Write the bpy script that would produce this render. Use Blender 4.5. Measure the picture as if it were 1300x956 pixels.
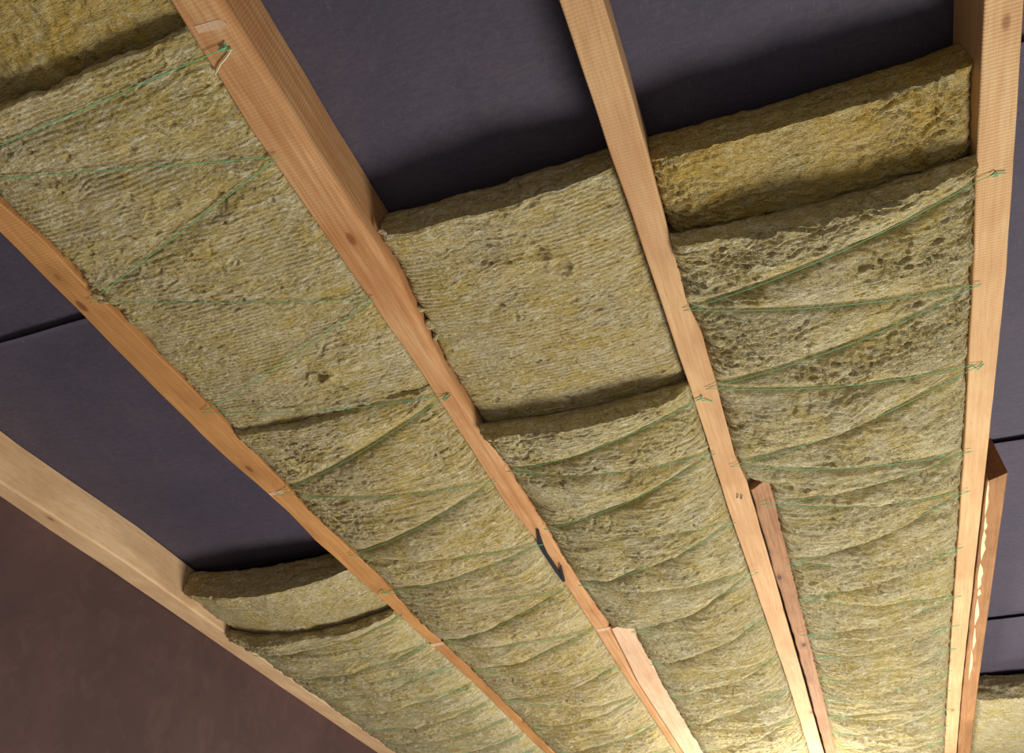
import bpy, bmesh, math
import numpy as np
from mathutils import Matrix, Vector

for o in list(bpy.data.objects):
    bpy.data.objects.remove(o)
scene = bpy.context.scene
COL = scene.collection

# ------------------------------------------------------------------ roof frame
# u: across the rafters, v: down the slope, w: out of the roof into the room (units of S metres; w = 0 is the rafter face)
S = 1.25
PITCH = math.radians(33)
cp, sp = math.cos(PITCH), math.sin(PITCH)
ROT = Matrix(((1, 0, 0), (0, -cp, -sp), (0, sp, -cp)))          # columns: u, up-slope, w
CAM_POS = Vector((0, 0, 1.62))
ORG = CAM_POS - ROT @ Vector((0, 0, S))
ROT4 = ROT.to_4x4()
def L(u, v, w=0.0):                       # unit roof coordinates -> metres in the roof frame
    return Vector((u * S, -v * S, w * S))
def W3(u, v, w=0.0):                      # -> world
    return ROT @ L(u, v, w) + ORG

# ------------------------------------------------------------------ camera
PC = np.array([650., 434.]); VPV = np.array([1176., 1430.]); VPU = np.array([-2600., 1200.])
FPX = math.sqrt(-float((VPV - PC) @ (VPU - PC)))
dv = np.array([*(VPV - PC), FPX]); dv /= np.linalg.norm(dv)
du = -np.array([*(VPU - PC), FPX]); du /= np.linalg.norm(du)
nn = np.cross(du, dv)
def cam_axis(i):
    return ROT @ Vector((du[i], -dv[i], -nn[i]))
cx, cy, cz = cam_axis(0), -cam_axis(1), -cam_axis(2)
cam_data = bpy.data.cameras.new('camera')
cam = bpy.data.objects.new('camera', cam_data)
COL.objects.link(cam)
cam.matrix_world = Matrix(((cx[0], cy[0], cz[0], CAM_POS[0]), (cx[1], cy[1], cz[1], CAM_POS[1]),
                           (cx[2], cy[2], cz[2], CAM_POS[2]), (0, 0, 0, 1)))
cam_data.sensor_fit = 'HORIZONTAL'
cam_data.sensor_width = 36
cam_data.lens = 36 * FPX / 1300
cam_data.shift_y = -(478 - 434) / 1300
cam_data.clip_start = 0.02
scene.camera = cam

# ------------------------------------------------------------------ light and exposure
vs = scene.view_settings
vs.view_transform = 'Standard'; vs.look = 'None'; vs.gamma = 1; vs.use_curve_mapping = False
vs.exposure = 0.0
world = bpy.data.worlds.new('world'); scene.world = world
world.use_nodes = True
bg = world.node_tree.nodes['Background']
bg.inputs[0].default_value = (1.0, 0.98, 0.96, 1); bg.inputs[1].default_value = 0.25
def area(name, loc, target, size, power, col=(1, 1, 1)):
    d = bpy.data.lights.new(name, 'AREA'); d.shape = 'DISK'; d.size = size; d.energy = power; d.color = col
    o = bpy.data.objects.new(name, d); COL.objects.link(o); o.location = loc
    o.rotation_euler = (Vector(target) - Vector(loc)).to_track_quat('-Z', 'Y').to_euler()
    return o
# daylight from a big window at the eave side, and a work light standing low below the picture
area('window_light', W3(0.85, 2.7, 2.35), W3(-0.4, 1.0, 0), 1.5, 168, (1, 0.98, 0.95))
area('work_light', W3(-0.12, 3.6, 0.50), W3(-0.2, 2.0, 0), 0.30, 27, (1, 0.98, 0.95))

# ------------------------------------------------------------------ helpers
def px(x, y, w=0.0):                      # photo point lying at height w -> (u, v)
    r = np.array([x - PC[0], y - PC[1], FPX]); P = r * ((1 - w) / (r @ nn))
    return float(P @ du), float(P @ dv)

def link(name, me, mat, parent=None, origin=(0, 0, 0)):
    o = bpy.data.objects.new(name, me); COL.objects.link(o)
    if mat: me.materials.append(mat) if len(me.materials) == 0 else None
    if parent: o.parent = parent
    else:
        o.matrix_world = Matrix.Translation(ORG + ROT @ Vector(origin)) @ ROT4
    return o

def mesh_np(name, V, F, smooth=False):
    """V in metres in the roof frame"""
    me = bpy.data.meshes.new(name)
    me.from_pydata([tuple(p) for p in V], [], F) if not isinstance(V, np.ndarray) else me.from_pydata(V.tolist(), [], F)
    if smooth:
        me.polygons.foreach_set('use_smooth', [True] * len(me.polygons))
    me.update()
    return me

def orient(V, F):
    """flip all faces if the closed mesh is inside out"""
    c = V.mean(0); vol = 0.0
    for f in F:
        a = V[f[0]] - c
        for i in range(1, len(f) - 1):
            vol += a @ np.cross(V[f[i]] - c, V[f[i + 1]] - c)
    return [tuple(reversed(f)) for f in F] if vol < 0 else F

def grid_faces(nr, nc, wrap_r=False):
    r = np.arange(nr if wrap_r else nr - 1); c = np.arange(nc - 1)
    R, C = np.meshgrid(r, c, indexing='ij'); R2 = (R + 1) % nr
    return np.stack([R * nc + C, R2 * nc + C, R2 * nc + C + 1, R * nc + C + 1], -1).reshape(-1, 4)

def tag(o, label, cat, group=None):
    o['label'] = label; o['category'] = cat
    if group: o['group'] = group
    return o
def struct(o, label, cat):
    o['kind'] = 'structure'; return tag(o, label, cat)

# gradient noise
_rng = np.random.RandomState(7)
_perm = np.concatenate([_rng.permutation(256)] * 3)
_ga = _rng.rand(256) * 2 * np.pi; _gx, _gy = np.cos(_ga), np.sin(_ga)
def perlin(x, y):
    x = np.asarray(x, float); y = np.asarray(y, float)
    xi = np.floor(x).astype(int); yi = np.floor(y).astype(int); xf = x - xi; yf = y - yi
    xi &= 255; yi &= 255
    a = xf ** 3 * (xf * (xf * 6 - 15) + 10); b = yf ** 3 * (yf * (yf * 6 - 15) + 10)
    def g(ix, iy, fx, fy):
        h = _perm[_perm[ix & 255] + (iy & 255)]; return _gx[h] * fx + _gy[h] * fy
    n00 = g(xi, yi, xf, yf); n10 = g(xi + 1, yi, xf - 1, yf); n01 = g(xi, yi + 1, xf, yf - 1); n11 = g(xi + 1, yi + 1, xf - 1, yf - 1)
    return (n00 * (1 - a) + n10 * a) * (1 - b) + (n01 * (1 - a) + n11 * a) * b * 1.0
def fbm(x, y, o=4):
    s = 0; a = 1.0
    for i in range(o):
        s = s + a * perlin(x * 2 ** i + 17.3 * i, y * 2 ** i - 9.1 * i); a *= 0.5
    return s

# ------------------------------------------------------------------ materials
def new_mat(name):
    m = bpy.data.materials.new(name); m.use_nodes = True
    nt = m.node_tree; nt.nodes.clear()
    out = nt.nodes.new('ShaderNodeOutputMaterial'); b = nt.nodes.new('ShaderNodeBsdfPrincipled')
    nt.links.new(b.outputs[0], out.inputs[0])
    return m, nt, b
class NB:
    def __init__(s, nt): s.nt = nt
    def n(s, t, **k):
        x = s.nt.nodes.new(t)
        for a, b in k.items(): setattr(x, a, b)
        return x
    def lk(s, a, b): s.nt.links.new(a, b)
    def coords(s, scale=(1, 1, 1), rot=(0, 0, 0)):
        tc = s.n('ShaderNodeTexCoord'); mp = s.n('ShaderNodeMapping')
        mp.inputs['Scale'].default_value = scale; mp.inputs['Rotation'].default_value = rot
        s.lk(tc.outputs['Object'], mp.inputs[0]); return mp.outputs[0]
    def noise(s, vec, scale, detail=4, rough=0.55, dist=0.0):
        x = s.n('ShaderNodeTexNoise'); x.inputs['Scale'].default_value = scale; x.inputs['Detail'].default_value = detail
        x.inputs['Roughness'].default_value = rough; x.inputs['Distortion'].default_value = dist
        s.lk(vec, x.inputs['Vector']); return x.outputs['Fac']
    def ramp(s, fac, stops):
        x = s.n('ShaderNodeValToRGB'); e = x.color_ramp.elements
        while len(e) < len(stops): e.new(0.5)
        for i, (p, c) in enumerate(stops):
            e[i].position = p; e[i].color = (*c, 1) if len(c) == 3 else c
        s.lk(fac, x.inputs[0]); return x.outputs[0]
    def mix(s, fac, a, b, mode='MIX'):
        x = s.n('ShaderNodeMix', data_type='RGBA', blend_type=mode)
        if isinstance(fac, float): x.inputs[0].default_value = fac
        else: s.lk(fac, x.inputs[0])
        for v, i in ((a, 6), (b, 7)):
            if isinstance(v, tuple): x.inputs[i].default_value = (*v, 1)
            else: s.lk(v, x.inputs[i])
        return x.outputs[2]
    def math(s, op, a, b=None):
        x = s.n('ShaderNodeMath', operation=op)
        for i, v in enumerate((a, b)):
            if v is None: continue
            if isinstance(v, (int, float)): x.inputs[i].default_value = v
            else: s.lk(v, x.inputs[i])
        return x.outputs[0]
    def bump(s, h, strength, dist, prev=None):
        x = s.n('ShaderNodeBump'); x.inputs['Strength'].default_value = strength; x.inputs['Distance'].default_value = dist
        s.lk(h, x.inputs['Height'])
        if prev is not None: s.lk(prev, x.inputs['Normal'])
        return x.outputs[0]

def srgb(r, g, b):
    f = lambda c: (c / 255 / 12.92) if c / 255 <= 0.04045 else ((c / 255 + 0.055) / 1.055) ** 2.4
    return (f(r), f(g), f(b))

def wool_mat(name, main, pale, yellow, dark):
    m, nt, b = new_mat(name); q = NB(nt)
    c = q.coords()
    st = q.coords((1.0, 3.2, 2.0))
    n1 = q.noise(c, 9, 5, 0.6, 0.4)
    n2 = q.noise(st, 26, 6, 0.65, 1.2)
    n3 = q.noise(st, 120, 4, 0.6, 0.8)
    n4 = q.noise(c, 22, 5, 0.7, 1.6)
    col = q.mix(q.ramp(n1, [(0.40, (0, 0, 0)), (0.62, (1, 1, 1))]), main, yellow)
    col = q.mix(q.ramp(n2, [(0.47, (0, 0, 0)), (0.68, (0.9, 0.9, 0.9))]), col, pale)
    col = q.mix(q.ramp(n3, [(0.33, (0.7, 0.7, 0.7)), (0.49, (0, 0, 0))]), col, dark)
    col = q.mix(q.ramp(n4, [(0.31, (0.75, 0.75, 0.75)), (0.41, (0, 0, 0))]), col, dark)
    q.lk(col, b.inputs['Base Color'])
    b.inputs['Roughness'].default_value = 0.95
    b.inputs['Specular IOR Level'].default_value = 0.15
    w1 = q.n('ShaderNodeTexWave'); w1.inputs['Scale'].default_value = 40; w1.inputs['Distortion'].default_value = 9
    w1.inputs['Detail'].default_value = 3; w1.inputs['Detail Scale'].default_value = 2.0; w1.bands_direction = 'Y'
    q.lk(st, w1.inputs['Vector'])
    h = q.math('ADD', q.math('MULTIPLY', n3, 1.0), q.math('MULTIPLY', w1.outputs['Fac'], 0.25))
    nb = q.bump(n2, 0.9, 0.008)
    nb = q.bump(h, 0.9, 0.0045, nb)
    q.lk(nb, b.inputs['Normal'])
    return m
WOOL = wool_mat('wool', srgb(198, 178, 128), srgb(229, 218, 182), srgb(196, 171, 100), srgb(112, 92, 48))
WOOL_Y = wool_mat('wool_yellow', srgb(196, 170, 106), srgb(220, 203, 150), srgb(198, 163, 76), srgb(116, 92, 42))
WOOL_G = wool_mat('wool_greenish', srgb(196, 180, 134), srgb(228, 219, 184), srgb(194, 172, 106), srgb(112, 95, 52))

def wood_mat(name, light, main, dark, saw=0.5, seed=0.0, knots=True):
    m, nt, b = new_mat(name); q = NB(nt)
    tc = q.n('ShaderNodeTexCoord')
    def cs(scale, loc=(0, 0, 0)):
        mp = q.n('ShaderNodeMapping'); mp.inputs['Scale'].default_value = scale
        mp.inputs['Location'].default_value = (loc[0] + seed, loc[1] + seed * 3.1, loc[2])
        q.lk(tc.outputs['Object'], mp.inputs[0]); return mp.outputs[0]
    grain = q.noise(cs((34, 1.1, 34)), 3.2, 5, 0.6, 0.5)
    fine = q.noise(cs((160, 6, 160)), 2.5, 3, 0.6, 0.2)
    blot = q.noise(cs((3, 1.4, 3)), 2.2, 4, 0.55, 0.3)
    col = q.mix(q.ramp(grain, [(0.33, (0, 0, 0)), (0.66, (1, 1, 1))]), main, light)
    col = q.mix(q.ramp(blot, [(0.40, (0, 0, 0)), (0.75, (0.6, 0.6, 0.6))]), col, dark)
    col = q.mix(q.ramp(fine, [(0.28, (0.45, 0.45, 0.45)), (0.5, (0, 0, 0))]), col, dark)
    # saw marks across the board
    wv = q.n('ShaderNodeTexWave'); wv.bands_direction = 'Y'; wv.inputs['Scale'].default_value = 46
    wv.inputs['Distortion'].default_value = 3.0; wv.inputs['Detail'].default_value = 2.5; wv.inputs['Detail Scale'].default_value = 1.3
    q.lk(cs((0.5, 1, 0.5)), wv.inputs['Vector'])
    patch = q.ramp(q.noise(cs((5, 2, 5), (4, 2, 1)), 1.6, 3), [(0.36, (0, 0, 0)), (0.6, (1, 1, 1))])
    sawf = q.math('MULTIPLY', q.math('MULTIPLY', q.math('POWER', wv.outputs['Fac'], 2.0), saw * 0.38), patch)
    col = q.mix(sawf, col, dark)
    if knots:
        vo = q.n('ShaderNodeTexVoronoi'); vo.inputs['Scale'].default_value = 1.0
        wob = q.n('ShaderNodeVectorMath', operation='ADD')
        q.lk(cs((11, 5.0, 0.0)), wob.inputs[0])
        q.lk(vo.outputs['Distance'], wob.inputs[1]) if False else None
        q.lk(wob.outputs[0], vo.inputs['Vector'])
        d = vo.outputs['Distance']
        kn = q.ramp(d, [(0.0, (1, 1, 1)), (0.075, (0.8, 0.8, 0.8)), (0.11, (0, 0, 0))])
        col = q.mix(kn, col, tuple(c * 0.42 for c in dark))
        halo = q.ramp(d, [(0.08, (0.4, 0.4, 0.4)), (0.26, (0, 0, 0))])
        col = q.mix(halo, col, dark)
    q.lk(col, b.inputs['Base Color'])
    b.inputs['Roughness'].default_value = 0.8
    b.inputs['Specular IOR Level'].default_value = 0.2
    nb = q.bump(fine, 0.35, 0.001)
    nb = q.bump(wv.outputs['Fac'], 0.35 * saw, 0.0015, nb)
    q.lk(nb, b.inputs['Normal'])
    return m

WOOD = {
 0: wood_mat('pine_pale_yellow', srgb(226, 192, 148), srgb(214, 174, 126), srgb(170, 124, 82), 0.25, 1.7),
 1: wood_mat('pine_orange', srgb(206, 152, 92), srgb(184, 128, 72), srgb(144, 94, 50), 0.5, 5.3),
 2: wood_mat('pine_tan', srgb(208, 165, 116), srgb(180, 127, 77), srgb(160, 98, 52), 0.35, 9.1),
 3: wood_mat('pine_peach', srgb(214, 175, 126), srgb(197, 153, 104), srgb(166, 114, 72), 0.35, 13.9),
 4: wood_mat('pine_light_peach', srgb(218, 181, 132), srgb(204, 161, 110), srgb(180, 128, 82), 0.75, 17.2),
}
WOOD_PALE = wood_mat('pine_raw_pale', srgb(222, 188, 152), srgb(208, 168, 128), srgb(168, 124, 88), 0.2, 3.3, False)
WOOD_BROWN = wood_mat('pine_brown', srgb(182, 134, 88), srgb(160, 112, 68), srgb(112, 72, 40), 0.6, 21.5)
WOOD_BARK = wood_mat('pine_bark_edge', srgb(178, 134, 94), srgb(150, 105, 69), srgb(96, 64, 42), 0.3, 25.0)

def membrane_mat():
    m, nt, b = new_mat('membrane'); q = NB(nt)
    fib = q.noise(q.coords((1, 4, 1), (0, 0, 0.12)), 42, 5, 0.7, 0.6)
    fib2 = q.noise(q.coords((4, 1, 1), (0, 0, 0.5)), 60, 4, 0.7, 0.8)
    big = q.noise(q.coords(), 3.5, 4, 0.6)
    col = q.mix(q.ramp(big, [(0.35, (0, 0, 0)), (0.7, (1, 1, 1))]), srgb(72, 65, 76), srgb(82, 73, 81))
    col = q.mix(q.ramp(fib, [(0.3, (0.55, 0.55, 0.55)), (0.62, (0, 0, 0))]), col, srgb(54, 50, 62))
    col = q.mix(q.ramp(fib2, [(0.56, (0, 0, 0)), (0.75, (0.4, 0.4, 0.4))]), col, srgb(110, 100, 108))
    q.lk(col, b.inputs['Base Color'])
    b.inputs['Roughness'].default_value = 0.7
    b.inputs['Specular IOR Level'].default_value = 0.25
    q.lk(q.bump(fib, 0.25, 0.002, q.bump(big, 0.4, 0.02)), b.inputs['Normal'])
    return m
MEMBRANE = membrane_mat()

def brown_mat():
    m, nt, b = new_mat('brown_panel'); q = NB(nt)
    big = q.noise(q.coords((1, 1, 1)), 2.2, 5, 0.6, 0.6)
    bl = q.noise(q.coords((1, 1, 1)), 11, 5, 0.65, 1.0)
    col = q.mix(q.ramp(big, [(0.36, (0, 0, 0)), (0.66, (1, 1, 1))]), srgb(74, 54, 50), srgb(86, 62, 58))
    col = q.mix(q.ramp(bl, [(0.5, (0, 0, 0)), (0.72, (0.35, 0.35, 0.35))]), col, srgb(100, 76, 70))
    q.lk(col, b.inputs['Base Color']); b.inputs['Roughness'].default_value = 0.75
    b.inputs['Specular IOR Level'].default_value = 0.2
    q.lk(q.bump(bl, 0.3, 0.004), b.inputs['Normal'])
    return m
BROWN = brown_mat()
def plain_mat(name, col, rough=0.7, var=0.15):
    m, nt, b = new_mat(name); q = NB(nt)
    n = q.noise(q.coords(), 140, 3, 0.6)
    c2 = tuple(x * (1 - var * 2) for x in col)
    q.lk(q.mix(n, c2, col), b.inputs['Base Color']); b.inputs['Roughness'].default_value = rough
    return m
TWINE = plain_mat('green_twine', srgb(112, 200, 140), 0.55)
TWINE_PALE = plain_mat('pale_twine', srgb(226, 232, 190), 0.6)
BLACK = plain_mat('black_plastic', srgb(22, 20, 26), 0.5)
SLIVER = plain_mat('split_wood', srgb(244, 214, 162), 0.8)
DECK = plain_mat('roof_deck', srgb(70, 62, 60), 0.9)

# ------------------------------------------------------------------ rafters: edges traced in the roof plane
VT, VB = -1.3, 4.4
def edge(pts):
    a = sorted([px(*p)[::-1] for p in pts])
    vv = [VT] + [p[0] for p in a] + [VB]; uu = [a[0][1]] + [p[1] for p in a] + [a[-1][1]]
    return lambda v: np.interp(v, vv, uu)
EL = {0: edge([(0, 632), (140, 724), (350, 868)]),
      1: edge([(15, 311), (111, 407), (258, 555), (364, 649), (400, 686), (485, 762), (599, 865)]),
      2: edge([(216, 0), (317, 162), (443, 343), (540, 481), (644, 643), (680, 684), (754, 798), (797, 865)]),
      3: edge([(710, 0), (769, 177), (825, 343), (881, 507), (925, 649), (997, 857)]),
      4: edge([(1250, 0), (1239, 221), (1237, 318), (1226, 540), (1220, 632), (1204, 865)])}
ER = {0: edge([(0, 612), (155, 711), (292, 808)]),
      1: edge([(0, 258), (48, 300), (125, 379), (270, 521), (362, 617), (391, 649), (485, 736), (520, 778), (603, 855)]),
      2: edge([(400, 192), (470, 300), (503, 349), (566, 477), (618, 555), (644, 595), (690, 665), (734, 740), (775, 795), (810, 865)]),
      3: edge([(765, 0), (802, 120), (861, 340), (872, 385), (892, 425), (934, 580), (949, 614), (1021, 865)]),
      4: edge([(1300, 7), (1278, 349), (1252, 595), (1222, 865)])}
EL[5] = lambda v: np.full_like(np.asarray(v, float), 0.868)
ER[5] = lambda v: np.full_like(np.asarray(v, float), 0.915)
MEM = -0.10                                # height of the membrane

# ------------------------------------------------------------------ the roof: deck, membrane sheets, gable wall
U_L, U_R = -1.86, 1.30
def box_mesh(name, u0, u1, v0, v1, w0, w1):
    V = np.array([[u * S, -v * S, w * S] for u in (u0, u1) for v in (v0, v1) for w in (w0, w1)])
    F = [(0, 1, 3, 2), (4, 6, 7, 5), (0, 4, 5, 1), (2, 3, 7, 6), (0, 2, 6, 4), (1, 5, 7, 3)]
    return mesh_np(name, V, orient(V, F))
ceil = link('ceiling', box_mesh('ceiling', U_L, U_R, VT, VB, MEM - 0.035, MEM - 0.022), DECK)
struct(ceil, 'dark sloping roof underside lined with purple-grey membrane between the rafters', 'ceiling')
seams = [VT, -0.28, 0.683, 1.662, 2.594, 3.53, VB]
for i in range(len(seams) - 1):
    v0, v1 = seams[i], seams[i + 1] + (0.03 if i < len(seams) - 2 else 0)
    nr, nc = 70, 150
    v = np.linspace(v0, v1, nr)[:, None] * np.ones((1, nc)); u = np.linspace(U_L, U_R, nc)[None] * np.ones((nr, 1))
    t = (v - v0) / (v1 - v0)
    vw = v + 0.006 * perlin(u * 3 + i * 5, v * 0.3) * (t < 0.5)
    sagm = 0.006 * fbm(u * 2.2 + i * 3, v * 2.6, 3)
    w = MEM - 0.003 + sagm - 0.006 * t + 0.010 * np.exp(-t / 0.035) * (0.55 + 0.7 * perlin(u * 4 + i * 9, v * 0 + i))
    w = np.minimum(w, MEM + 0.012)
    top = np.stack([u * S, -vw * S, w * S], -1).reshape(-1, 3)
    bot = top.copy(); bot[:, 2] -= 0.0012
    V = np.concatenate([top, bot]); f = grid_faces(nr, nc); N = nr * nc
    F = [tuple(x) for x in f.tolist()] + [tuple(reversed(x)) for x in (f + N).tolist()]
    for r in range(nr - 1):
        F.append((r * nc, (r + 1) * nc, (r + 1) * nc + N, r * nc + N)); k = r * nc + nc - 1; F.append((k, k + N, k + nc + N, k + nc))
    for c in range(nc - 1):
        F.append((c + 1, c, c + N, c + 1 + N)); k = (nr - 1) * nc + c; F.append((k, k + 1, k + 1 + N, k + N))
    link('membrane_sheet', mesh_np('membrane_sheet', V, F, True), MEMBRANE, ceil)

uw = float(EL[0](1.4)) - 0.002
wall = link('wall_left', box_mesh('wall_left', uw - 0.06, uw, VT, VB, MEM - 0.02, 2.4), BROWN)
struct(wall, 'dark maroon-brown gable wall panel below the lowest pale rafter', 'wall')

# ------------------------------------------------------------------ rafters
def rafter(i, label, radL=0.003, radR=0.003, rough=0.0012):
    n = 260
    vv = np.linspace(VT, VB, n)
    ul, ur = EL[i](vv), ER[i](vv)
    ul = ul + rough * perlin(vv * 9 + i * 11, vv * 0 + 0.3); ur = ur + rough * perlin(vv * 9 + i * 11, vv * 0 + 7.3)
    um = (ul + ur) / 2
    prof = []                                # (side, inset, w)
    prof.append(('l', 0, MEM - 0.004)); prof.append(('l', 0, -0.06))
    for a in np.linspace(0, math.pi / 2, 6): prof.append(('l', radL * (1 - math.cos(a)), -radL * (1 - math.sin(a))))
    for a in np.linspace(math.pi / 2, 0, 6): prof.append(('r', radR * (1 - math.cos(a)), -radR * (1 - math.sin(a))))
    prof.append(('r', 0, -0.06)); prof.append(('r', 0, MEM - 0.004))
    V = []
    for side, ins, w in prof:
        uu = ul + ins if side == 'l' else ur - ins
        V.append(np.stack([uu * S, -vv * S, np.full(n, w) * S], -1))
    m = len(prof)
    V = np.concatenate(V); F = [tuple(x) for x in grid_faces(m, n, True).tolist()]
    F += [tuple(k * n for k in range(m)), tuple(k * n + n - 1 for k in reversed(range(m)))]
    org = np.array([um.mean() * S, 0, 0]); V = V - org
    me = mesh_np('rafter', V, orient(V, F))
    o = link('rafter', me, WOOD.get(i, WOOD[4]), None, org)
    return tag(o, label, 'rafter', 'roof rafters')
R = {}
R[0] = rafter(0, 'pale pine rafter along the dark brown wall at lower left', 0.003, 0.006)
R[1] = rafter(1, 'narrow orange rafter between bare membrane and the left strip of tied wool', 0.003, 0.003, 0.003)
R[2] = rafter(2, 'orange-brown rafter with a rounded pale edge and black strap lower down', 0.003, 0.014, 0.002)
R[3] = rafter(3, 'peach-coloured middle rafter with small knots running from the top edge', 0.003, 0.003, 0.002)
R[4] = rafter(4, 'light saw-marked rafter nearly upright at the right edge', 0.003, 0.003)
R[5] = rafter(5, 'light rafter beyond the rightmost saw-marked one, past the corner batt', 0.003, 0.003)

def child_of(o, name, V, F, mat, smooth=False):
    """V in roof metres; becomes a part of o"""
    me = mesh_np(name, V, F, smooth); c = link(name, me, mat, o)
    loc = ROT.transposed() @ (o.matrix_world.translation - ORG)
    me.transform(Matrix.Translation(-loc)); me.update()
    return c

def slab(pts, w0, w1):
    """closed polygon (u,v list) extruded from w0 to w1"""
    n = len(pts)
    V = np.array([[u * S, -v * S, w0 * S] for u, v in pts] + [[u * S, -v * S, w1 * S] for u, v in pts])
    F = [tuple(range(n)), tuple(reversed(range(n, 2 * n)))] + [(i, i + n, (i + 1) % n + n, (i + 1) % n) for i in range(n)]
    return V, orient(V, F)
# pale planed patch and saw nicks
for i, q in ((2, [(247, 33), (278, 24), (288, 29), (283, 36), (252, 42)]), (1, [(341, 626), (358, 622), (361, 626), (344, 629)]),
             (1, [(545, 818), (565, 814), (568, 817), (549, 821)]), (2, [(757, 799), (776, 795), (777, 799), (759, 802)])):
    V, F = slab([px(*p) for p in q], -0.002, 0.0006)
    child_of(R[i], 'saw_nick', V, F, WOOD_PALE)

# ------------------------------------------------------------------ twine paths (photo points on the rafter faces)
def zig(pts): return [px(*p) for p in pts]
TW = {
 1: zig([(290, 57), (-115, 232), (355, 196), (115, 381), (477, 376), (258, 521), (568, 500), (350, 627), (630, 608), (443, 703), (690, 688), (484, 750), (716, 745), (562, 812), (754, 797), (600, 846), (788, 843)]),
 2: zig([(893, 503), (643, 596), (908, 573), (690, 669), (934, 660), (734, 740), (963, 723), (800, 794), (971, 784), (825, 835), (990, 831)]),
 3: zig([(1262, 218), (868, 392), (1245, 358), (895, 492), (1248, 460), (927, 590), (1234, 570), (964, 636), (1230, 620), (999, 709), (1222, 691), (1012, 753), (1220, 753), (1015, 801), (1218, 790), (1034, 827), (1213, 820), (1038, 857), (1208, 848)]),
 0: zig([(508, 781), (322, 829), (545, 816), (376, 856), (572, 843)]),
}
for b in TW:                              # go on down to the eave
    p = TW[b]; st = max(0.13, abs(p[-1][1] - p[-3][1]))
    while p[-1][1] < VB - 0.25: p.append((p[-2][0], p[-2][1] + st))

def seg_dist(u, v, path):
    d = np.full(np.shape(u), 9.0)
    for (a, b) in zip(path[:-1], path[1:]):
        ax, ay = a; bx, by = b; L2 = (bx - ax) ** 2 + (by - ay) ** 2
        t = np.clip(((u - ax) * (bx - ax) + (v - ay) * (by - ay)) / L2, 0, 1)
        d = np.minimum(d, np.hypot(u - ax - t * (bx - ax), v - ay - t * (by - ay)))
    return d
ARC = {0: 0.030, 1: 0.012, 2: 0.026, 3: 0.022, 4: 0.02}
def xrel(b, u, v):
    a, c = ER[b](v), EL[b + 1](v); return np.clip((2 * u - a - c) / (c - a), -1, 1)
def twine_w(b, u, v):                     # height of the taut twine over the bay
    x = xrel(b, u, v); k = np.ones_like(np.asarray(v, float))
    if b == 1: k = np.clip((v - 0.55) / 0.7, 0, 1) * 1.9 + 0.1
    return 0.0035 + ARC[b] * k * (1 - x ** 2)

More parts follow.
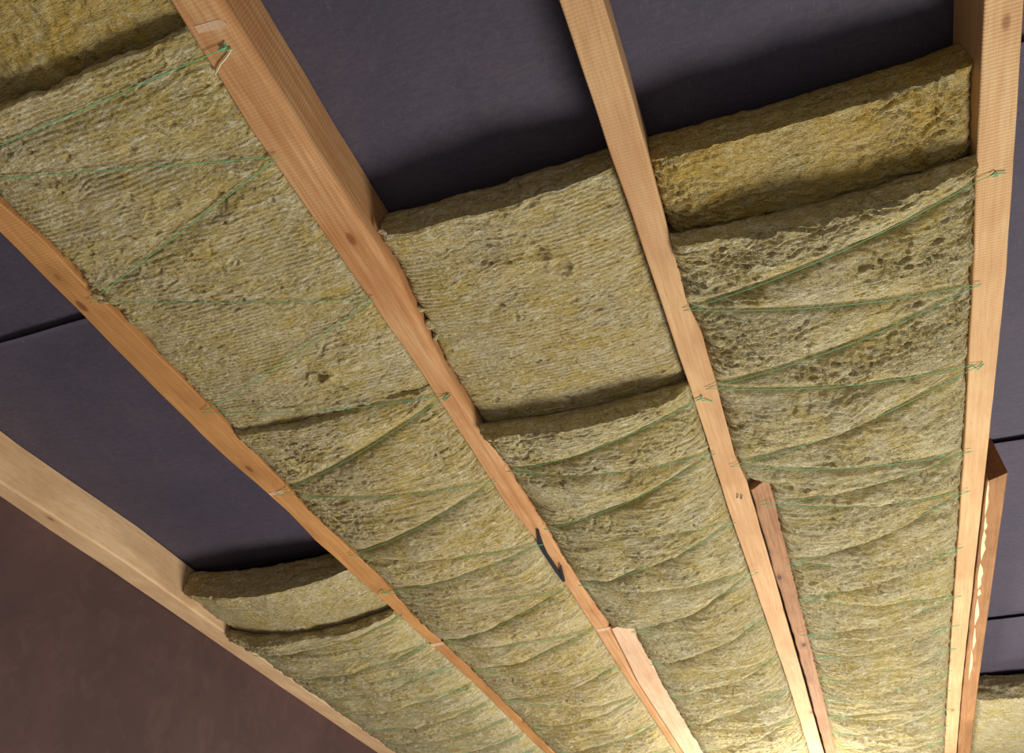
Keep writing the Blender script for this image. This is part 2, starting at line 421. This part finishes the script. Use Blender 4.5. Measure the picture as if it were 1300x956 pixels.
# ------------------------------------------------------------------ mineral wool batts
def smooth01(t): t = np.clip(t, 0, 1); return t * t * (3 - 2 * t)
def batt(b, v0, v1, layer, label, mat, seed, ridges=0.0, flakes=0.006, sag=0.02, pillow=0.0, dents=(), dv_=0.0034, front=None, u_rng=None,
         ridge_pitch=0.0098, ridge_dir='v', edge_rag=0.006, group=None, edge_thick_back=None, v0f=None, lip=0.012):
    nc = 150
    back = (MEM + 0.004) if layer == 1 else -0.018
    frontw = front if front is not None else (-0.02 if layer == 1 else 0.002)
    if edge_thick_back is not None: back = edge_thick_back
    nface = max(40, int((v1 - v0) / dv_)); nedge = 18; nback = 5
    uc = np.linspace(-1, 1, nc); uc = np.sign(uc) * (1 - (1 - np.abs(uc)) ** 1.15)
    rows_u, rows_v, rows_w = [], [], []
    U = uc[None, :]
    def ulim(v):
        a, c = ER[b](v) + 0.0008, EL[b + 1](v) - 0.0008
        if b == 2: a = a + np.maximum(np.interp(v, [2.1, 2.55, 5], [-0.478, -0.490, -0.492]) - a, 0) * smooth01((v - 2.075) / 0.02)
        if b == 3: a = a + np.maximum(np.interp(v, [1.5, 2.7, 5], [-0.012, -0.007, -0.006]) - a, 0) * smooth01((v - 1.485) / 0.02)
        if b == 4: a = np.where(v > 1.6, a + 0.05, a)
        return a, c
    # room face
    tv = (np.linspace(0, 1, nface) ** (1.0 if v1 - v0 < 1.3 else 1.3))[:, None]
    vf = v0 + (v1 - v0) * tv + 0 * U
    a, c = ulim(vf)
    xf = U + 0 * vf
    uf = (a + c) / 2 + (c - a) / 2 * xf
    um, vm = uf * S + seed * 3.7, vf * S + seed * 1.9          # metres
    rag = edge_rag * (perlin(uf * 14 + seed, uf * 0 + seed) + 0.5 * perlin(uf * 45 + seed, uf * 0 + 3.1))
    if v0f is not None: rag = rag + v0f(xf)
    vf = vf + rag * np.exp(-tv * (v1 - v0) / 0.05)
    sagw = sag * (1 - xf ** 2)
    if layer == 1:
        w = frontw + sagw
    else:
        tw = twine_w(b, uf, vf)
        d = seg_dist(uf, vf, TW[b]) if b in TW else np.full(uf.shape, 1.0)
        if pillow > 0:
            pamp = pillow * (1 + 0.12 * smooth01((vf - 1.2) / 0.9)) * (1 - np.abs(xf) ** 4 * (0.55 + 0.45 * smooth01((vf - v0) / 0.15)))
            w = tw - 0.003 + pamp * (1 - np.exp(-(d / (0.030 - 0.012 * smooth01((vf - 1.0) / 0.9))) ** 1.05)) * (0.7 + 0.9 * (0.5 + fbm(um * 4, vm * 4, 2)))
            w = w - 0.0035 * np.exp(-(d / 0.007) ** 2)
        else:
            w = frontw + sagw
            w = np.minimum(w, tw - 0.0035 + 0.25 * d)
    # relief in metres
    wx = um + 0.03 * fbm(um * 7, vm * 7, 3); wy = vm + 0.03 * fbm(um * 7 + 31, vm * 7 + 5, 3)
    lump = 0.010 * fbm(um * 5, vm * 7, 3)
    s = 2.6 * fbm(wx * 7, wy * 19, 3) + 0.15 * vm * 20
    saw = s - np.floor(s); saw = np.where(saw < 0.86, saw / 0.86, (1 - saw) / 0.14)
    s2 = 2.2 * fbm(wx * 19 + 4, wy * 44 + 8, 3)
    saw2 = s2 - np.floor(s2); saw2 = np.where(saw2 < 0.8, saw2 / 0.8, (1 - saw2) / 0.2)
    fm = smooth01(0.5 + 1.6 * fbm(um * 4 + 50, vm * 5 + 20, 3))
    h = lump + flakes * (saw - 0.5) * (0.25 + 0.75 * fm) + 0.45 * flakes * (saw2 - 0.5) * (0.3 + 0.7 * fm)
    if layer == 2 and pillow > 0:                # drawn creases running out from the lacing
        kk = smooth01((vf - 0.9) / 0.7)
        tilt = vm + 0.16 * (um - seed * 3.7) * np.sin(vm * 9)
        wr = np.clip(1 - 3.2 * np.abs(fbm(um * 2.2 + 3, tilt * 15 + 11, 2)), 0, 1)
        wr2 = np.clip(1 - 3.0 * np.abs(fbm(um * 4.5 + 33, tilt * 34 + 1, 2)), 0, 1)
        h = lump * (0.8 - 0.3 * kk) + (h - lump) * (1 - 0.3 * kk) + kk * (0.0075 * wr ** 1.5 + 0.004 * wr2 ** 1.5 - 0.0045)
    n3 = fbm(wx * 26 + 9, wy * 34 + 2, 3)
    h -= 0.006 * np.clip((n3 - 0.42) / 0.3, 0, 1) * (0.5 + fm)               # small pits
    h += 0.0016 * perlin(um * 120, vm * 170) + 0.0012 * perlin(um * 260, vm * 300)
    if ridges:
        ph = (vm if ridge_dir == 'v' else um) * 2 * math.pi / ridge_pitch + 1.4 * fbm(um * 5, vm * 5, 2)
        rm = smooth01(0.75 - 1.5 * fbm(um * 5 + 70, vm * 6 + 3, 3)) * (1 - 0.6 * fm)
        h += ridges * np.sin(ph) * rm
    for (pxx, pyy, r, dep) in dents:
        cu, cv = px(pxx, pyy, frontw + sag * 0.7)
        rr = np.hypot(uf - cu, (vf - cv) * 1.25) * S * (1 + 0.6 * fbm(um * 30, vm * 30, 2))
        h -= dep * np.exp(-(rr / r) ** 2) - 0.4 * dep * np.exp(-((rr - 1.5 * r) / (0.4 * r)) ** 2)
    if pillow > 0 and b in TW: h = h * (1 - 0.9 * np.exp(-(d / 0.014) ** 2)) - 0.003 * np.exp(-(d / 0.009) ** 2)
    # softness towards the rafters and the free end
    sidew = np.exp(-(1 - np.abs(xf)) / 0.035)
    w = w + h / S - sidew * (0.006 + 0.010 * (0.5 + fbm(um * 22, vm * 22, 3)))
    te = (vf - vf[0:1]) * S
    if layer == 2: w = w + lip * np.exp(-te / 0.07) * (1 - 0.3 * xf ** 2)
    w = w - 0.003 * np.exp(-te / 0.010) * (0.5 + perlin(uf * 30 + seed, vf * 0))
    uf = uf + sidew * 0.004 * perlin(um * 0 + np.sign(xf) * 9 + seed, vm * 60) * -np.sign(xf)
    # free upper edge
    wb0 = back + (sag * (1 - U ** 2) * (0.6 if layer == 1 else 1.0)) + 0.0025 * perlin(uf[0:1] * 16 + seed, uf[0:1] * 0) - 0.010 * np.clip(fbm(uf[0:1] * 22 + seed, uf[0:1] * 0 + 5, 4) - 0.12, 0, 1)
    te1 = np.linspace(0, 1, nedge)[:, None]
    we = wb0 + (w[0:1] - wb0) * te1
    ue = uf[0:1] + 0 * te1; am = ue * S + seed; wm_ = we * S
    ve = vf[0:1] + 0 * te1 + (0.0055 * fbm(am * 14, wm_ * 46 + seed, 4) + 0.004 * perlin(am * 10 + 3, wm_ * 130)) * np.sin(te1 * math.pi) ** 0.6 - 0.005 * np.sin(te1 * math.pi)
    ve = ve + 0.006 * (1 - te1) ** 2
    # lower end and back
    wb1 = back + 0 * U; tb = np.linspace(0, 1, 4)[1:-1, None]
    wend = w[-1:] + (wb1 - w[-1:]) * tb; vend = vf[-1:] + 0 * tb; uend = uf[-1:] + 0 * tb
    tk = np.linspace(0, 1, nback)[:-1, None]
    vk = vf[-1:] + (ve[0:1] - vf[-1:]) * tk; wk = wb1 + (wb0 - wb1) * tk; uk = uf[-1:] + (ue[0:1] - uf[-1:]) * tk
    UU = np.concatenate([ue, uf, uend, uk]); VV = np.concatenate([ve, vf, vend, vk]); WW = np.concatenate([we, w, wend, wk])
    nr = UU.shape[0]
    P = np.stack([UU * S, -VV * S, WW * S], -1).reshape(-1, 3)
    gf = grid_faces(nr, nc, True)[:, ::-1]
    gf = np.delete(gf, np.s_[(nedge - 1) * (nc - 1):nedge * (nc - 1)], axis=0)     # crisp corner: edge and face meet without sharing normals
    F = [tuple(x) for x in gf.tolist()]
    F += [tuple(k * nc for k in range(nr)), tuple(k * nc + nc - 1 for k in reversed(range(nr)))]
    org = np.array([P[:, 0].mean(), -v0 * S, back * S]); P = P - org
    o = link('insulation_batt', mesh_np('insulation_batt', P, F, True), mat, None, org)
    tag(o, label, 'insulation', 'mineral wool batts between the rafters')
    return o

# bay between rafters 1 and 2
batt(1, -0.75, 0.62, 1, 'deep first-layer wool batt showing in the top left corner', WOOL_Y, 1.0, 0.0, 0.006, 0.0, dv_=0.005)
BATTS = {}
BATTS['A'] = batt(1, 0.240, 1.005, 2, 'ridged wool batt tied flat with crossing green twine, left strip', WOOL, 2.0, 0.0011, 0.0040, 0.010, 0.0, ridge_pitch=0.010, dv_=0.0015,
     dents=[(405, 478, 0.016, 0.02), (165, 190, 0.012, 0.006), (215, 255, 0.02, 0.006)], front=0.0, lip=0.004)
batt(1, 1.000, VB - 0.02, 2, 'long wool batt below the ridged one, puffed between twine, left strip', WOOL, 3.0, 0.0008, 0.008, 0.012, 0.018, ridge_pitch=0.010, dv_=0.0022, lip=0.0)
# bay between rafters 2 and 3
BATTS['M'] = batt(2, 0.645, 1.7, 1, 'recessed ridged wool batt with torn dents in the middle bay', WOOL, 4.0, 0.0011, 0.003, 0.018, ridge_pitch=0.0105, dv_=0.0015,
     dents=[(683, 318, 0.020, 0.010), (712, 336, 0.02, 0.012), (765, 405, 0.022, 0.006), (672, 255, 0.012, 0.004)])
batt(2, 1.145, VB - 0.02, 2, 'finely ridged puffed wool batt under the recessed one in the middle bay', WOOL_G, 5.0, 0.0012, 0.009, 0.018, 0.023, ridge_pitch=0.0105, dv_=0.0021)
# bay between rafters 3 and 4
batt(3, 0.648, 1.5, 1, 'thick yellowish wool batt set back at upper right beside bare membrane', WOOL_Y, 6.0, 0.0, 0.011, 0.018, dv_=0.0028)
batt(3, 0.785, VB - 0.02, 2, 'large rumpled wool batt laced with green twine in the right bay', WOOL_G, 7.0, 0.0, 0.013, 0.018, 0.022, dv_=0.0028)
# bay between rafters 0 and 1
batt(0, 1.635, 2.7, 1, 'curved upper wool batt sagging at lower left under bare membrane', WOOL, 8.0, 0.0008, 0.003, 0.042, ridge_dir='u', ridge_pitch=0.007)
batt(0, 1.865, VB - 0.02, 2, 'lower sagging wool batt against the pale rafter at bottom left', WOOL_G, 9.0, 0.0, 0.009, 0.042, 0.018)
# bay right of rafter 4
batt(4, 3.02, VB - 0.02, 1, 'wool batt just showing at the bottom right corner', WOOL_G, 10.0, 0.0, 0.006, 0.01, dv_=0.006)

# torn tufts of wool along the rafters
rt = np.random.RandomState(11)
def tuft(o, x, y, r, w=0.004):
    u0, v0 = px(x, y, w); n, m = 9, 12; V = []
    ang = rt.rand() * 3; st = 1.3 + rt.rand(); sd = rt.rand() * 50
    for i in range(n):
        th = math.pi * i / (n - 1)
        for j in range(m):
            ph = 2 * math.pi * j / m
            k = r * (1 + 0.7 * float(perlin(math.cos(ph) * 1.7 + th * 1.3 + sd, math.sin(ph) * 1.7 + sd)))
            a, c, e = k * st * math.sin(th) * math.cos(ph), k * 0.8 * math.sin(th) * math.sin(ph), 0.7 * k * math.cos(th)
            V.append((u0 * S + a * math.cos(ang) - c * math.sin(ang), -v0 * S + a * math.sin(ang) + c * math.cos(ang), w * S + e))
    V = np.array(V); F = [(i * m + j, i * m + (j + 1) % m, (i + 1) * m + (j + 1) % m, (i + 1) * m + j) for i in range(n - 1) for j in range(m)]
    child_of(o, 'tuft', V, orient(V, F), WOOL, True)
for x, y, r in ((113, 356, .006), (124, 376, .008), (118, 366, .004), (131, 383, .006)): tuft(BATTS['A'], x, y, r, 0.008)
for x, y, r in ((528, 392, .010), (545, 412, .012), (553, 428, .008), (485, 294, .007)): tuft(BATTS['M'], x, y, r, -0.02)

# ------------------------------------------------------------------ twine
def tube(points, r, sides=6):
    P = np.array(points, float); n = len(P)
    T = np.gradient(P, axis=0); T /= np.linalg.norm(T, axis=1)[:, None] + 1e-12
    up = np.array([0.1, 0.2, 1.0]); A = np.cross(T, up); A /= np.linalg.norm(A, axis=1)[:, None] + 1e-12; B = np.cross(T, A)
    V = []
    for k in range(n):
        for s in range(sides):
            a = 2 * math.pi * s / sides; V.append(P[k] + r * (math.cos(a) * A[k] + math.sin(a) * B[k]))
    F = [(k * sides + s, k * sides + (s + 1) % sides, (k + 1) * sides + (s + 1) % sides, (k + 1) * sides + s) for k in range(n - 1) for s in range(sides)]
    F += [tuple(reversed(range(sides))), tuple((n - 1) * sides + s for s in range(sides))]
    return np.array(V), F
def twine(b, label):
    pts = []
    path = TW[b]
    for k, (p, q) in enumerate(zip(path[:-1], path[1:])):
        for t in np.linspace(0, 1, 28)[(1 if k else 0):]:
            u = p[0] + (q[0] - p[0]) * t; v = p[1] + (q[1] - p[1]) * t
            w = float(twine_w(b, u, v)) + (0.0030 if b == 1 and v < 1.0 else 0.0012) + 0.0034 * min(1.0, max(0.0, (v - 1.2) / 0.8))
            if t < 0.1 or t > 0.9: w = max(w, 0.003)
            pts.append(L(u, v, w))
    pts = np.array([tuple(p) for p in pts]); org = np.array(pts[0]); V, F = tube(pts - org, 0.00085)
    o = link('twine', mesh_np('twine', V, F, True), TWINE, None, org)
    tag(o, label, 'twine', 'green lacing twine')
    return o
T = {}
T[1] = twine(1, 'green twine zigzagging over the left strip of wool, knotted near the top')
T[2] = twine(2, 'green twine lacing the wool in the middle bay')
T[3] = twine(3, 'green twine lacing the rumpled wool in the right bay')
T[0] = twine(0, 'green twine over the sagging wool at bottom left')
def knot(b, pts, mat=TWINE, name='knot'):
    P = np.array([tuple(L(*px(x, y), 0.0035)) for x, y in pts])
    V, F = tube(P, 0.0012); child_of(T[b], name, V, F, mat, True)
knot(1, [(281, 61), (288, 53), (286, 60), (281, 66), (288, 62), (296, 61)])
knot(1, [(295, 61), (289, 71), (281, 80), (274, 93)], TWINE_PALE, 'loose_end')
knot(3, [(1256, 221), (1262, 217), (1266, 222), (1260, 223), (1264, 219), (1276, 218)])
knot(2, [(884, 507), (892, 501), (890, 507), (897, 506), (905, 510)])
knot(1, [(563, 502), (570, 498), (566, 505), (572, 499), (564, 508)])
knot(3, [(1226, 466), (1234, 463), (1240, 468), (1248, 460)])
knot(1, [(480, 753), (486, 747), (489, 753), (497, 749)])
knot(0, [(503, 778), (509, 786), (511, 779)])

# ------------------------------------------------------------------ extra timbers
def board(name, left, right, v_top, w_top, w_bot, mat, label, cat, rough_l=0.0, rough_r=0.0, seed=0.0, slope=0.0, v_end=VB):
    n = 200; vv = np.linspace(0, 1, n)
    top = np.array(v_top); vl = top[0] + (v_end - top[0]) * vv; vr = top[1] + (v_end - top[1]) * vv
    ul = left(vl) + rough_l * fbm(vl * 7 + seed, vl * 0 + seed, 3); ur = right(vr) + rough_r * fbm(vr * 7 + seed, vr * 0 + 4, 3)
    c = 0.0025
    prof = [(ul, vl, w_bot), (ul, vl, w_top - c), (ul + c, vl, w_top), (ur - c, vr, w_top - slope), (ur, vr, w_top - c - slope), (ur, vr, w_bot)]
    V = np.concatenate([np.stack([u * S, -v * S, np.full(n, w) * S], -1) for u, v, w in prof])
    m = len(prof); F = [tuple(x) for x in grid_faces(m, n, True).tolist()]
    F += [tuple(k * n for k in range(m)), tuple(k * n + n - 1 for k in reversed(range(m)))]
    org = V[0].copy(); V = V - org
    o = link(name, mesh_np(name, V, orient(V, F)), mat, None, org)
    return tag(o, label, cat)
b3 = board('splice_board', lambda v: np.maximum(ER[3](v) + 0.0035 + 0.004 * smooth01((v - 1.9) / 0.4), -1), lambda v: np.interp(v, [1.5, 2.7, 5], [-0.010, -0.005, -0.004]),
           (1.535, 1.505), 0.005, -0.075, WOOD_BARK, 'rough bark-edged board fixed to the right side of the middle rafter', 'board', 0.004, 0.0022, 2.0, 0.003)
b2 = board('splice_board', lambda v: ER[2](v) + 0.002, lambda v: np.interp(v, [2.1, 2.55, 5], [-0.474, -0.488, -0.49]),
           (2.125, 2.09), 0.010, -0.06, WOOD_PALE, 'pale broken board end beside the orange-brown rafter at bottom', 'board', 0.0008, 0.002, 5.0)
b4 = board('splice_board', lambda v: ER[4](v) + 0.004, lambda v: np.interp(v, [1.6, 2.8, 5], [0.472, 0.463, 0.462]),
           (1.655, 1.635), 0.0, -0.094, WOOD_BROWN, 'brown saw-marked block on the right side of the rightmost rafter', 'board', 0.002, 0.0, 8.0)
# split slivers between the block and the rafter
rs = np.random.RandomState(3)
for k, (x, y, hgt, wd) in enumerate([(1254, 632, 46, 4), (1252, 664, 20, 4), (1251, 692, 40, 8), (1246, 731, 34, 7), (1245, 752, 10, 6), (1242, 776, 36, 6), (1238, 810, 30, 4), (1233, 843, 40, 3)]):
    q = []
    for t in np.linspace(0, 1, 6): q.append((x - wd / 2 + (0.5 - t) * hgt * 0.10 - wd * 0.2 * math.sin(t * 3.14), y - hgt / 2 + hgt * t))
    for t in np.linspace(1, 0, 6)[1:-1]: q.append((x - wd * 0.5 + (0.5 - t) * hgt * 0.10 + wd * (0.25 + 0.75 * rs.rand()) * math.sin(t * 3.14) ** 0.5, y - hgt / 2 + hgt * t))
    V, F = slab([px(*p) for p in q], -0.008, 0.0015)
    child_of(b4, 'split_sliver', V, F, SLIVER)
# nails on the middle rafter
for (x, y) in ((937, 626), (942, 627)):
    a, b_ = px(x, y), px(x - 1.5, y + 6)
    V, F = tube(np.array([tuple(L(*a, 0.003)), tuple(L((a[0] + b_[0]) / 2, (a[1] + b_[1]) / 2, 0.0045)), tuple(L(*b_, 0.001))]), 0.0012)
    child_of(R[3], 'nail', V, F, BLACK)

# black strap on rafter 2
def strap(pts, width, thick):
    P = np.array(pts, float); Tn = np.gradient(P, axis=0); Tn /= np.linalg.norm(Tn, axis=1)[:, None]
    Nz = np.array([0, 0, 1.0]); A = np.cross(Tn, Nz); A /= np.linalg.norm(A, axis=1)[:, None]
    V = []
    for k in range(len(P)):
        wd = width[k]
        for a, z in ((-1, 0), (1, 0), (1, 1), (-1, 1)): V.append(P[k] + A[k] * a * wd / 2 + Nz * z * thick)
    n = len(P); F = [(k * 4 + s, k * 4 + (s + 1) % 4, k * 4 + 4 + (s + 1) % 4, k * 4 + 4 + s) for k in range(n - 1) for s in range(4)] + [(0, 3, 2, 1), tuple((n - 1) * 4 + s for s in range(4))]
    V = np.array(V); return V, orient(V, F)
def pts_of(q, w): return [tuple(L(*px(x, y, w), w)) for x, y in q]
P1 = pts_of([(683, 672), (684.5, 680), (686, 687), (688, 693), (693, 703), (700, 713), (707, 724), (713, 732), (716, 737)], 0.003)
V, F = strap(P1, [0.005, 0.009, 0.014, 0.015, 0.013, 0.013, 0.013, 0.014, 0.010], 0.004)
org = V[0].copy()
st = tag(link('plastic_strap', mesh_np('plastic_strap', V - org, F), BLACK, None, org), 'bent black plastic strap on the orange-brown rafter', 'strap')
V, F = strap(pts_of([(716, 737), (714.5, 730), (713, 724), (712, 717)], 0.0065), [0.008, 0.008, 0.006, 0.004], 0.003)
child_of(st, 'folded_end', V, F, BLACK)
